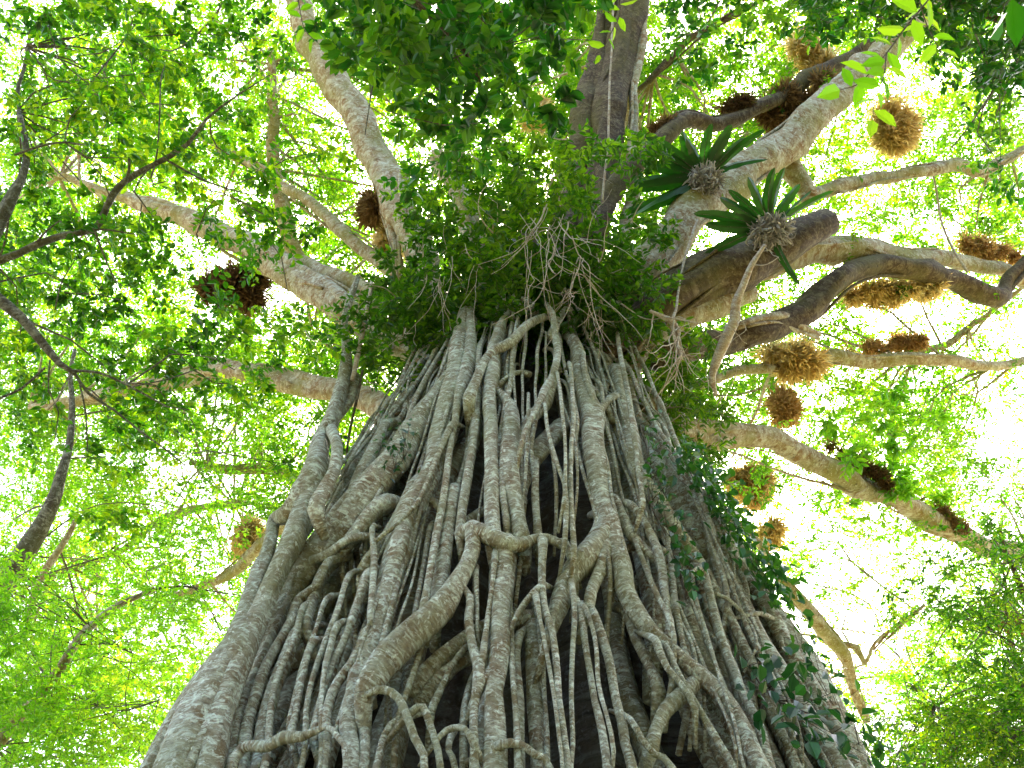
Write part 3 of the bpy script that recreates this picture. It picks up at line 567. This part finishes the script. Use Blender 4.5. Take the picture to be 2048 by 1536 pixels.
br('145 742 11 200 747 8 260 775 7 330 812 5 380 820 3', 8.6, 8.8, tA)
br('150 748 10 175 785 9 225 820 7 280 865 6 330 900 5 380 940 3', 8.6, 8.4, tA)
br('255 768 7 330 715 6 355 705 5 430 715 4 470 740 3', 8.7, 8.9, tA)
br('160 770 6 170 830 5 175 900 4', 8.6, 8.5, tA)
br('100 720 6 95 790 5 115 830 4 110 880 3', 8.6, 8.5, tA)
br('90 735 8 40 775 8 0 795 8 -40 810 8', 8.6, 8.4, tA)
br('110 620 5 120 560 5 150 520 3', 8.8, 9, tA)
br('130 585 4 200 588 4 240 600 3', 8.8, 9, tA)
GA = ["76563.......",
      "77764.......",
      "887763......",
      "776553......",
      "887531......",
      "887763......",
      "577773......",
      "256642......",
      ".231........"]
b = Buf(); c = grid_clumps(GA, 8.9, 12.6, 16.5, 60, .74, cell=120, x0=-30, y0=-20)
clumps(b, c, rng.uniform(.22, .5, len(c)), 7, 9, .098, False, ratio=.52, twig=.003)
branchlets(b, c, LP, .5, 2.2, .008)
b.build('crown', [M['left_leaf'], M['twig']], tA, smooth=False)

# overhanging tree at the top centre, its trunk behind the camera
tB = start_tree('rainforest_tree', 'glossy dark green leaves overhanging from the top centre of the view', (-2.4, -3.4))
stem3([[-2.4, -3.4, -.2, .26], [-2.5, -3.0, 3, .2], [-2.0, -2.2, 6, .17], [-1.4, -.8, 8, .12], p3(700, -150, 7.4, 22), p3(830, 10, 7.2, 14), p3(930, 110, 7, 9), p3(980, 200, 6.8, 5)], D, tB)
br('700 -150 16 760 -40 13 800 60 11 850 140 8 900 220 5', 7.4, 6.8, tB)
br('760 -120 12 900 -40 10 1010 30 9 1060 40 7 1130 60 5', 7.4, 7.4, tB)
br('800 60 7 760 120 6 740 210 5 730 270 3', 7.2, 6.7, tB)
br('850 30 6 920 80 6 1000 90 5 1080 70 4 1180 80 3', 7.2, 7.2, tB)
GB = ["...8999985342353",
      "..4899999852232.",
      "..79998877511...",
      "...8999875......",
      "....889863......",
      "....6797........",
      ".....352........"]
b = Buf(); c = grid_clumps([r[:12] for r in GB], 5.8, 8.4, 25, 40, 1.05, cell=60, x0=520, y0=-60)
clumps(b, c, rng.uniform(.16, .34, len(c)), 6, 7, .105, False, ratio=.56, twig=.0022)
branchlets(b, c, LP, .5, 1.6, .005)
b.build('crown', [M['near_leaf'], M['twig']], tB, smooth=False)

# tree at the top right
tC = start_tree('rainforest_tree', 'dark leafy tree hanging over the top right corner with a close sprig of toothed leaves', (5.6, -1.2))
stem3([[5.6, -1.2, -.2, .24], [5.4, -.9, 3, .19], [5.0, 0, 6.5, .15], p3(2150, 0, 8, 30), p3(2060, 60, 8.2, 20), p3(1960, 30, 8.4, 12), p3(1850, -40, 8.6, 8)], D, tC)
br('2100 30 16 2040 120 12 1990 170 9 1940 250 6 1900 300 4', 8, 8.4, tC)
br('2000 -60 9 1880 -10 7 1800 30 6 1700 20 4 1600 60 3', 8.4, 9.2, tC)
br('1500 -70 8 1440 0 6 1400 60 4 1340 80 3', 9.2, 9.6, tC)
GC = ["667789999999",
      "6557777889999",
      "345532211699",
      "234300000289",
      ".11110000057",
      "..........36",
      "..........47",
      "..........35",
      "...........2"]
b = Buf(); c = grid_clumps(GC, 7.4, 10.5, 15, 50, .85, cell=60, x0=1330, y0=-70)
clumps(b, c, rng.uniform(.18, .4, len(c)), 6, 8, .085, False, ratio=.5, twig=.003)
branchlets(b, c, LP, .4, 2.0, .006)
b.build('crown', [M['near_leaf'], M['twig']], tC, smooth=False)
def spray(nm, pts, s0, s1, par, leafpx, n, mat, rpx=3, ratio=.45):
    """a close twig carrying large single leaves"""
    a = np.array(pts, float); s = np.linspace(s0, s1, len(a)); P, R = crom(at(a[:, 0], a[:, 1], s), np.linspace(rpx, rpx*.4, len(a))/2/FPX*s, .02)
    b = Buf(); b.tube(P, R, seg=6, lump=.05, m=1)
    i = np.linspace(len(P)*.12, len(P)-1, n).astype(int); T = norm(np.gradient(P, axis=0))[i]
    side = norm(np.cross(T, CF))*np.where(np.arange(n) % 2, 1, -1)[:, None]
    dr = T*.6+side*.9+rng.normal(0, .25, (n, 3)); dr[-1] = T[-1]
    up = -CF+rng.normal(0, .45, (n, 3))+[0, 0, .5]
    l = leafpx/FPX*s.mean()*rng.uniform(.7, 1.15, n); leaves(b, P[i], dr, up, l, l*ratio)
    return b.build(nm, [M[mat], M['twig']], par, smooth=False)
spray('sprig', [(1890, -40), (1815, 50), (1770, 110), (1720, 165), (1680, 180)], 3.4, 3.1, tC, 62, 14, 'bright_leaf', 4)
spray('sprig', [(1772, 108), (1768, 150), (1750, 200), (1745, 240)], 3.2, 3.0, tC, 58, 9, 'bright_leaf', 3)
spray('sprig', [(1830, -40), (1850, 40), (1880, 100), (1900, 120)], 3.8, 3.6, tC, 50, 9, 'bright_leaf', 3)
spray('sprig', [(2080, -60), (2040, -20), (2010, 10), (2005, 30)], 2.6, 2.5, tC, 110, 5, 'near_leaf', 3)
spray('sprig', [(1230, -60), (1240, 20), (1225, 60), (1200, 110)], 6.6, 6.3, tB, 34, 12, 'bright_leaf', 3)
spray('sprig', [(590, -40), (600, 20), (610, 60), (640, 90)], 6.6, 6.3, tB, 34, 10, 'bright_leaf', 3)

# lower left trees
tD = start_tree('slanting_tree', 'pale slanting tree at the lower left corner with bright green leaves', (-7.4, 9.9))
stem3([[-7.4, 9.9, -.2, .17], [-7.0, 10.3, 3.5, .13], p3(-10, 1490, 11, 30), p3(50, 1420, 11.1, 25), p3(120, 1342, 11.2, 21), p3(165, 1275, 11.3, 18), p3(195, 1240, 11.4, 16), p3(240, 1203, 11.5, 13), p3(310, 1178, 11.7, 10)], M['limb'], tD)
br('310 1178 8 360 1175 7 420 1182 5 495 1192 3', 11.7, 12, tD)
br('385 1170 5 410 1210 5 435 1260 4 460 1290 3', 11.8, 11.8, tD)
br('150 1290 6 230 1290 5 300 1330 4', 11.3, 11, tD)
br('100 1360 7 170 1400 6 250 1420 4 320 1400 3', 11.2, 10.8, tD)
GD = ["........", "3....25.", "75...4..", "876.454.", "8886665.", "9998776.", "9999887.", "999998..", "99999..."]
b = Buf(); c = grid_clumps(GD, 9.5, 14, 12, 55, .95, cell=66, x0=-40, y0=990)
clumps(b, c, rng.uniform(.25, .55, len(c)), 7, 8, .08, False, ratio=.42, twig=.003)
branchlets(b, c, LP, .2, 3, .006)
b.build('crown', [M['bright_leaf'], M['twig']], tD, smooth=False)
tE = start_tree('forest_tree', 'grey rough trunked tree at the left edge between dark leaves and bright ones below', (-11.5, 13.4))
stem3([[-11.5, 13.4, -.2, .36], [-11.2, 13.3, 4, .3], p3(-60, 1250, 16, 50), p3(20, 1160, 16, 42), p3(60, 1080, 16.2, 38), p3(95, 1010, 16.4, 30), p3(120, 950, 16.6, 22), p3(140, 870, 17, 14), p3(150, 700, 18, 8)], M['greybark'], tE)
limb('150 1040 7 140 1065 11 110 1125 14 75 1190 14 62 1240 8 50 1290 4', 15.6, 15, M['limb'], tE, seg=8)
GE = ["4444333", "5554433", "5554444", "5555555", "4444555", "34455.."]
b = Buf(); c = grid_clumps(GE, 17, 24, 9, 90, 1.3, cell=110, x0=-60, y0=860)
clumps(b, c, rng.uniform(.4, .8, len(c)), 9, 9, .10, True, twig=.004)
branchlets(b, c, LP, .2, 4, .012)
b.build('crown', [M['bright_leaf'], M['twig']], tE, smooth=False)
# lower right trees
tF = start_tree('forest_tree', 'dense dark green leafy tree filling the lower right corner', (10.2, 10.5))
stem3([[10.2, 10.5, -.2, .26], [10, 10.8, 3, .22], p3(2140, 1500, 14, 30), p3(2080, 1300, 14.3, 22), p3(2040, 1180, 14.8, 12), p3(2000, 1050, 15.5, 6)], D, tF)
br('2120 1480 16 2000 1450 10 1900 1420 7 1820 1400 4', 14, 14, tF)
br('2080 1320 10 1980 1260 7 1900 1220 4 1850 1180 3', 14, 14.6, tF)
GF = ["..34555", ".355566", ".455656", ".245667", "..25778", "1568899", "3788999", "4889999", "4889999", "3889999"]
b = Buf(); c = grid_clumps(GF, 12, 17, 10, 70, 1.9, cell=60, x0=1720, y0=1060)
clumps(b, c, rng.uniform(.25, .55, len(c)), 8, 8, .085, False, ratio=.42, twig=.003)
branchlets(b, c, LP, .35, 3, .01)
b.build('crown', [M['left_leaf'], M['twig']], tF, smooth=False)
tG = start_tree('forest_tree', 'thin dead topped tree at the right edge above the dark corner foliage', (13.8, 15.5))
stem3([[13.8, 15.5, -.2, .2], [13.6, 15.6, 5, .16], p3(2075, 1420, 19, 16), p3(2035, 1340, 19, 12), p3(2018, 1250, 19.2, 11), p3(2012, 1190, 19.5, 7), p3(2000, 1120, 19.8, 3)], D, tG)
def body(b, C, a1, a2, ra, rb, rc, m=0, n=20, lump=.2):
    u = np.linspace(0, np.pi, n)[:, None]; v = np.linspace(0, 2*np.pi, n*2, endpoint=False)[None]; a3 = np.cross(a1, a2)
    d = a1*(np.sin(u)*np.cos(v))[..., None]*ra+a2*(np.sin(u)*np.sin(v))[..., None]*rb+a3*(np.cos(u)+0*v)[..., None]*rc
    p = rng.uniform(0, 6, 4); d = d*(1+lump*(np.sin(4*v+p[0]+3*u)*.5+np.sin(7*v-5*u+p[1])*.3+np.sin(9*u+p[2])*.2))[..., None]
    V = (C+d).reshape(-1, 3); i = np.arange(n-1)[:, None]*2*n; j = np.arange(2*n)[None]; j2 = (j+1) % (2*n)
    b.add(V, np.stack([i+j, i+j2, i+2*n+j2, i+2*n+j], -1).reshape(-1, 4), m=m)
def fuzz(px, py, s, ra, rb, ang, mat, label, n=1500, parent=None, green=0, ln=.26, group='shaggy fern clumps growing on the limbs', cat='fern'):
    C = at(px, py, s); a1 = CR_*math.cos(R_(ang))+CU*math.sin(R_(ang)); a2 = np.cross(CF, a1); a3 = CF
    k = s/FPX; ra *= k; rb *= k; rc = min(ra, rb)*.9; b = Buf(); nb = max(7, int(4*ra/rb)+4); n = int(n*2.0)
    cen = []; rad = []
    for q in range(nb):
        v = norm(rng.normal(size=3)); f = rng.uniform(.15, .75); r0 = min(ra, rb)*rng.uniform(.22, .58)
        cen.append(a1*v[0]*max(0, ra-r0*.6)*f*1.35+a2*v[1]*max(0, rb-r0*.6)*f*1.3+a3*v[2]*rc*.4); rad.append(r0)
    cen = np.array(cen); rad = np.array(rad)
    for q in range(nb): body(b, C+cen[q], a1, a2, rad[q]*.45, rad[q]*.4, rad[q]*.4, lump=.4, n=12)
    w_ = rng.integers(0, nb, n); d = norm(rng.normal(size=(n, 3))); P = C+cen[w_]+d*rad[w_][:, None]*rng.uniform(.3, .95, (n, 1))
    nr = d
    l = ln*rng.uniform(.5, 1.3, n)*min(1, rb*3.2)
    dr = nr*.5+rng.normal(0, .6, (n, 3))-[0, 0, .65]
    leaves(b, P, dr, rng.normal(size=(n, 3)), l, l*rng.uniform(.025, .10, n), 0, False, curl=.3)
    if green:
        C2 = P[rng.integers(0, n, green)]; clumps(b, C2, .22, 3, 7, .08, False, ratio=.3, twig=.003)
        b.M = [m for m in b.M]
    if green:
        b.M[-2] = b.M[-2]*0+2; b.M[-1] = b.M[-1]*0+1
        o = b.build('fern_clump', [M[mat], M['shrub_leaf'], M['twig']], parent, smooth=False)
    else: o = b.build('fern_clump', [M[mat]], parent, smooth=False)
    tag(o, label, cat, group); return o

F = [
 (1575, 205, 18.9, 112, 40, 22, 'fuzz_dark', 'dark brown shaggy fern mass wrapped along the upper right limb', 3200, 12),
 (1480, 205, 18.2, 50, 22, 10, 'fuzz_dark', 'small dark bristly fern tuft at the left tip of the upper right fern mass', 900, 4),
 (1792, 238, 20.0, 76, 70, 0, 'fuzz_gold', 'round golden straw coloured fern ball near the top right', 3600, 0),
 (475, 580, 17.0, 76, 56, 0, 'fuzz_dark', 'round dark brown fern ball below the big left limb', 2600, 10),
 (752, 425, 16.8, 32, 46, 0, 'fuzz_dark', 'dark bristly fern tuft beside the cut stub left of the fork', 1200, 2),
 (782, 480, 17.2, 26, 56, 0, 'fuzz_gold', 'orange brown strip of dead fern below the cut stub left of the fork', 1100, 2),
 (1955, 494, 19.6, 90, 22, -14, 'fuzz_brown', 'brown bristly fern strip on top of the limb at the right edge', 1800, 3),
 (1805, 578, 17.6, 118, 28, 6, 'fuzz_gold', 'long pale fern mass hanging under the arched dark limb', 2600, 6),
 (1590, 715, 17.8, 84, 42, -18, 'fuzz_gold', 'rusty fern mass at the left start of the pale horizontal limb', 2600, 8),
 (1800, 688, 19.7, 115, 20, 8, 'fuzz_brown', 'reddish brown fern strip lying on the pale horizontal limb', 2200, 5),
 (1560, 812, 19.5, 62, 34, 45, 'fuzz_brown', 'rusty fern clump hanging above the lower right limb', 1800, 5),
 (1498, 968, 18.0, 48, 60, 0, 'fuzz_gold', 'golden fern ball hanging below the lower right limb', 2200, 14),
 (1540, 1060, 20.5, 26, 30, 0, 'fuzz_gold', 'small straw coloured fern tuft under the golden ball beside the trunk', 700, 3),
 (1732, 936, 16.6, 96, 18, -34, 'fuzz_dark', 'black brown fern strip on the upper side of the lower right limb', 2200, 6),
 (1890, 1034, 18.1, 70, 16, -30, 'fuzz_dark', 'dark fern strip farther out along the lower right limb', 1400, 16),
 (510, 1078, 19.5, 58, 44, 55, 'fuzz_gold', 'yellowish brown fern ball behind the left outer root', 2200, 6),
 (1326, 248, 17.0, 34, 18, 30, 'fuzz_dark', 'small dark fern tuft on the bend of the upper right limb', 700, 2),
 (1078, 225, 19.6, 26, 62, 0, 'fuzz_gold', 'orange dead fern strip between the centre limbs under the dark leaves', 1300, 2),
 (1635, 120, 20.2, 78, 42, -50, 'fuzz_gold', 'pale brown fern mass high behind the upper right limb', 2000, 8),
 (2016, 1238, 19.1, 16, 30, 5, 'fuzz_dark', 'small dark fern tuft on the thin tree at the right edge', 500, 0),
]
for f in F: fuzz(*f[:8], n=f[8], green=f[9])

# bird's nest ferns on the big right limb
def nest_fern(px, py, s, fr, bodypx, label):
    C = at(px, py, s); root = thing('nest_fern', label, 'fern', C, 'nest ferns on the right limbs'); k = s/FPX
    b = Buf(); body(b, C, CR_, CU, bodypx*.5*k, bodypx*.42*k, bodypx*.42*k, lump=.45)
    n = 1100; d = norm(rng.normal(size=(n, 3))); P = C+d*[1.25, 1, .7]*bodypx*k*rng.uniform(.3, .62, (n, 1))
    leaves(b, P, d*.35+rng.normal(0, .8, (n, 3))-[0, 0, .3], rng.normal(size=(n, 3)), rng.uniform(.05, .17, n), rng.uniform(.01, .045, n), 0, False, curl=.8)
    for q in range(120):    # curled dead fronds
        a = P[rng.integers(0, n)]; t = norm(rng.normal(size=3))*.1; u = norm(rng.normal(size=3))*.09
        pts = np.array([a, a+t+u*.5, a+t*1.3+u*1.4, a+t*.6+u*2]); Pc, Rc = crom(pts, [.018, .014, .010, .005], .02); b.tube(Pc, Rc, seg=6, lump=.3)
    b.build('dead_frond_mass', [M['nest']], root, smooth=False, origin=C)
    for ang, L, wpx in fr:
        a = R_(ang); d = CR_*math.cos(a)+CU*math.sin(a); m = 16; t = np.linspace(0, 1, m)
        tilt = rng.uniform(.0, .25)
        base = C+d*bodypx*.35*k+CU*.05
        dro = rng.uniform(.02, .30); wpx *= rng.uniform(.72, 1.02); L = L*rng.uniform(.85, 1.1)
        sw = norm(np.cross(d, CF))*rng.normal(0, .13)
        ctr = base+(sw[None]*(t**2)[:, None]+d[None]*t[:, None]+CF[None]*(tilt*(t-1.1*t**2))[:, None]-np.array([0, 0, 1.])*dro*(t**2.2)[:, None])*L*k*1.12
        T = norm(np.gradient(ctr, axis=0)); sd_ = norm(np.cross(T, norm(CF+rng.normal(0, .35, 3)))); up = np.cross(sd_, T)
        W = wpx*k*.5*np.minimum(1, (t*3.2+.22))*np.sqrt(np.maximum(1-t**3.5, .0))*(1+.07*np.sin(t*26+rng.uniform(0, 6)))
        wv = .10*np.sin(t*21+rng.uniform(0, 6))
        cols = [-1, -.5, -.06, .06, .5, 1]; V = []
        for c in cols: V.append(ctr+sd_*(W*c)[:, None]+up*(W*(abs(c)*.28+(.02 if abs(c) > .1 else -.10)+wv*abs(c)*np.sign(c)))[:, None])
        V = np.stack(V, 1).reshape(-1, 3); i = np.arange(m-1)[:, None]*6; j = np.arange(5)[None]
        bb = Buf(); bb.add(V, np.stack([i+j, i+j+1, i+7+j, i+6+j], -1).reshape(-1, 4)); Pm, Rm = ctr-up*.003, np.linspace(.009, .003, m); bb.tube(Pm, Rm, seg=5, lump=0, m=1)
        bb.build('frond', [M['frond'], M['twig']], root, origin=C)
nest_fern(1410, 362, 15.2, [(212, 150, 30), (200, 128, 30), (188, 130, 30), (176, 128, 30), (164, 132, 30), (152, 130, 30), (140, 128, 30), (124, 98, 30), (108, 84, 28), (93, 92, 24), (76, 80, 28), (66, 104, 26), (50, 96, 22), (44, 128, 24), (30, 116, 22), (228, 90, 24)], 37, 'larger star shaped green fern on a shaggy grey root ball, on the big right limb')
nest_fern(1540, 462, 13.4, [(196, 125, 26), (180, 118, 26), (164, 128, 26), (148, 120, 28), (132, 92, 26), (110, 108, 30), (97, 96, 26), (84, 102, 28), (60, 92, 24), (45, 84, 22), (33, 108, 24), (-70, 100, 22)], 44, 'smaller green fern on a shaggy grey root ball, on the dark broken stub')

# leafy shrubs sprouting in the fork
def shrub(name, label, GG, s0, s1, x0, y0, leafpx, k, mat, cell=64, rr=(.2, .45), ln=.1, ratio=.34, dead=0, fl=8, base=None):
    c = grid_clumps(GG, s0, s1, leafpx, 50, k, cell=cell, x0=x0, y0=y0); b = Buf()
    clumps(b, c, rng.uniform(*rr, len(c)), 7, fl, ln, False, ratio=ratio, twig=.004)
    for q in range(dead):
        a = c[rng.integers(0, len(c))]; v = norm(rng.normal(size=3)+[0, -.5, .1]); L = rng.uniform(.3, .9)
        pts = [a]; 
        for z in range(4): v = norm(v+rng.normal(0, .35, 3)); pts.append(pts[-1]+v*L/3)
        P, R = crom(np.array(pts), np.linspace(.012, .003, 5), .06); b.tube(P, R, seg=5, lump=.05, m=2)
    o = b.build(name, [M[mat], M['twig'], M['dryroot']], None, smooth=False); tag(o, label, 'plant'); return o
shrub('fork_shrub', 'dense leafy green shrub thicket filling the fork above the trunk', [
 ".111344431", ".234555431", ".345666431", "2567777642", "4578998875", "5799999997", "68977799976", "3553245764"], 11.9, 14.7, 712, 256, 15, 2.1, 'shrub_leaf', ln=.12, ratio=.42, dead=120)
shrub('fork_shrub', 'bright green bush sprouting right of the trunk below the right limbs', ["353", "796", "898", "897", "564"], 12.4, 14.5, 1262, 660, 14, 1.2, 'shrub_leaf', ln=.11, dead=25)
shrub('fork_shrub', 'light green leafy sprigs left of the trunk between the left limbs', ["2453", "3465", "1244", ".135"], 13.2, 15.2, 620, 560, 13, .5, 'bright_leaf', ln=.10, dead=20)
shrub('fork_shrub', 'pale green sprigs hanging around the lower right limb', ["3443321.", "24455432", ".1234554", "....2344"], 15, 18.5, 1380, 860, 13, .35, 'bright_leaf', cell=80, ln=.12, dead=10)
shrub('broad_leaf_tree', 'light green broad leaved branch between the two right limbs', [".25630", "368874", "378885", "146764"], 15, 19, 1560, 770, 15, .5, 'bright_leaf', cell=64, ln=.16, ratio=.42)

# hanging dry roots
def hang(name, label, starts, length, n, s, off=0, r=.006, spread=.25, main=None, cat='roots'):
    b = Buf()
    if main: 
        a = np.array([float(x) for x in main.split()]).reshape(-1, 3); P, R = crom(at(a[:, 0], a[:, 1], np.full(len(a), s)), a[:, 2]/2/FPX*s, .05); b.tube(P, R, seg=10, lump=.2, wob=.01)
        src = P
    else: src = None
    for q in range(n):
        if src is not None and rng.random() < .6: p = src[rng.integers(0, len(src))]
        else:
            a = starts[rng.integers(0, len(starts))]; p = at(a[0]+rng.normal(0, 12), a[1]+rng.normal(0, 12), s+rng.normal(0, .1))
        L = length*rng.uniform(.4, 1.1); v = np.array([rng.normal(0, spread), rng.normal(0, spread), -1.]); pts = [p]
        for z in range(7): v = norm(v+rng.normal(0, spread, 3)*[1, 1, .3]); pts.append(pts[-1]+v*L/7)
        P, R = crom(np.array(pts), np.linspace(r*rng.uniform(.7, 1.8), r*.4, 8), .05); b.tube(P, R, seg=5, lump=.1)
        if rng.random() < .6:
            k = rng.integers(2, len(P)-2); v = norm(np.array([rng.normal(), rng.normal(), -.8])); q2 = [P[k]]
            for z in range(4): v = norm(v+rng.normal(0, .3, 3)-[0, 0, .2]); q2.append(q2[-1]+v*L/9)
            P2, R2 = crom(np.array(q2), np.linspace(r*.7, r*.3, 5), .05); b.tube(P2, R2, seg=5, lump=.1)
    o = b.build(name, [M['dryroot']], None); tag(o, label, cat, 'dry roots hanging from the fork'); return o
hang('hanging_roots', 'pale tangle of dry roots dangling in front of the dark fork at the centre', [(1060, 430), (1090, 420), (1120, 440), (1150, 460), (1110, 500), (1150, 540), (1175, 520), (1060, 500)], 2.1, 26, 12.0, r=.0065, spread=.16)
hang('hanging_roots', 'small dry root tuft dangling right of the pale centre tangle', [(1150, 590), (1170, 600)], 1.0, 20, 12.0, r=.005)
hang('hanging_roots', 'forked grey root cluster dangling below the right limb', [(1340, 640), (1350, 650)], 1.3, 18, 11.6, r=.009, main='1300 622 7 1330 636 11 1345 645 14 1352 670 13 1358 700 9 1362 720 6')
hang('hanging_roots', 'sparse pale rootlets trailing over the left half of the fork', [(900, 520), (940, 500), (870, 560), (980, 540)], 1.5, 12, 12.2, r=.005, spread=.14)
hang('hanging_branch', 'crooked grey dead branch hanging down from the smaller fern', [(1430, 720), (1460, 640)], .8, 9, 12.0, r=.007, spread=.5, main='1530 490 8 1505 530 12 1488 570 15 1474 605 18 1470 640 22 1450 680 22 1432 720 19 1424 755 13 1432 790 7', cat='dead branch')
def vine(pts, s0, s1, label, mat='twig', leavesn=0):
    a = np.array(pts, float); P, R = crom(at(a[:, 0], a[:, 1], np.linspace(s0, s1, len(a))), a[:, 2]/2/FPX*s0, .1); b = Buf(); b.tube(P, R, seg=6, lump=.15, wob=.015)
    o = b.build('vine', [M[mat]], None); tag(o, label, 'vine', 'thin vines strung between the limbs')
vine([(1370, 868, 4), (1470, 905, 5), (1600, 955, 6), (1700, 985, 8), (1800, 1000, 9)], 14.5, 17.5, 'straight brown vine stretched below the lower right limb', 'dryroot')
vine([(1230, -30, 4), (1222, 130, 4), (1215, 260, 4), (1205, 400, 4)], 15, 13, 'thin pale vine hanging down the front of the centre limbs', 'dryroot')
vine([(1862, 330, 4), (1885, 450, 5), (1935, 545, 6)], 19, 18, 'thin grey vine crossing the limb at the right edge', 'dryroot')
vine([(1395, 440, 5), (1360, 560, 5), (1345, 640, 5)], 14, 11.8, 'thin stem running down from the larger fern', 'dryroot')
vine([(745, 560, 7), (735, 620, 8), (722, 690, 9), (705, 760, 10)], 12.6, 11.6, 'thin grey stem descending the left side of the fork', 'dryroot')
vine([(895, 740, 7), (870, 790, 7), (830, 815, 7), (790, 830, 7)], 11.4, 11.2, 'dark vine sagging across the left roots', 'darklimb')
vine([(450, 0, 5), (420, 40, 5), (380, 80, 4), (350, 100, 3)], 20, 20, 'thin bare twig crossing the bright gap at the top left')
vine([(700, 1075, 5), (690, 950, 5), (700, 850, 6), (725, 740, 6)], 11.0, 11.8, 'thin hanging stem behind the left outer root')

# ivy on the right side of the trunk
def ivy(label, poly, n, wd, off, ln, stems=True):
    a = np.array(poly, float); t = np.sort(rng.uniform(0, len(a)-1, n)); i = np.minimum(t.astype(int), len(a)-2); f = (t-i)[:, None]
    p = a[i]*(1-f)+a[i+1]*f; p = p+rng.normal(0, 1, p.shape)*wd
    P = np.array([on_trunk(x, y, rng.uniform(off*.3, off))[0] for x, y in p])
    out = P-np.c_[Xc(P[:, 2]), np.full(n, AX_Y), P[:, 2]]; out[:, 2] = 0; out = norm(out)
    P = P+out*rng.uniform(0, .22, (n, 1)); b = Buf()
    nr = norm(out*.8+[0, 0, .7]+rng.normal(0, .35, (n, 3))); dr = norm(np.array([0, 0, -.7])+rng.normal(0, .6, (n, 3))+out*.3)
    l = ln*rng.uniform(.6, 1.3, n); leaves(b, P, dr, nr, l, l*.75)
    if stems:
        q = np.array([on_trunk(x, y, .04)[0] for x, y in a]); Pc, Rc = crom(q, np.full(len(q), .010), .1); b.tube(Pc, Rc, seg=6, m=1, wob=.03)
        A = P[::3]; j = np.argmin(np.linalg.norm(A[:, None]-Pc[None], axis=2), axis=1); prisms(b, Pc[j], A, .004, .002)
    o = b.build('ivy', [M['ivy_leaf'], M['twig']], None, smooth=False); tag(o, label, 'ivy', 'ivy climbing the right side of the trunk')
ivy('dense dark ivy along the upper right edge of the trunk', [(1345, 905), (1390, 965), (1430, 1025), (1475, 1085), (1515, 1150), (1545, 1210)], 520, 15, .3, .11)
ivy('thin ivy strand climbing the roots right of centre', [(1280, 850), (1300, 930), (1305, 1000), (1335, 1060), (1350, 1120), (1372, 1200)], 150, 12, .2, .08)
ivy('sparse ivy down the lower right edge of the trunk', [(1560, 1225), (1590, 1290), (1630, 1350), (1680, 1430), (1740, 1530)], 70, 14, .3, .11)
ivy('loose creeper leaves over the buttress at the lower right', [(1500, 1330), (1530, 1380), (1580, 1420), (1640, 1460), (1690, 1520)], 120, 34, .3, .12)
ivy('few creeper leaves among roots at the left side', [(800, 850), (815, 900), (790, 940)], 70, 18, .2, .06)

# the surrounding forest
def forest(x, y, h, cr, label, mat, n=26, leaf=.2, grp=None):
    t = start_tree('forest_tree', label, (x, y), grp); k = rng.uniform(-.8, .8, 2)
    stem3([[x, y, -.2, h*.016], [x+k[0]*.4, y+k[1]*.4, h*.35, h*.012], [x+k[0], y+k[1], h*.7, h*.008], [x+k[0], y+k[1], h*.95, .04]], M['darklimb'], t)
    d = norm(rng.normal(size=(n, 3)))*rng.uniform(.25, 1, (n, 1))**.5*[cr, cr, h*.3]; c = d+[x+k[0], y+k[1], h*.72]
    b = Buf(); clumps(b, np.repeat(c, 9, 0)+rng.normal(0, .9, (n*9, 3)), 1.0, 9, 9, leaf, True, twig=.008)
    branchlets(b, c, LP, .9, 12, .05); b.build('crown', [M[mat], M['twig']], t, smooth=False)
forest(-16, 27, 24, 5.5, 'sunlit yellow green tree far behind the lower left branches', 'fig_leaf', 40, .13)
forest(-8, 33, 27, 5.5, 'distant yellow green tree beside the left edge of the trunk', 'fig_leaf', 40, .13)
forest(15, 29, 21, 5, 'distant yellow green tree behind the lower right corner', 'fig_leaf', 36, .13)
for i in range(12):  # unseen ring of trees, added to block low skylight around the camera
    deg = 102+i*14+rng.uniform(-4, 4)
    if 205 < deg < 262: continue  # opening in the added ring so skylight enters from behind left
    a = R_(deg); r = rng.uniform(10, 15)
    x, y = math.sin(a)*r, math.cos(a)*r+3
    forest(x, y-1, rng.uniform(18, 21), 4.4, 'unseen tree added behind the camera to block low skylight', 'near_leaf', 40, .26, 'unseen trees added to shape the light')
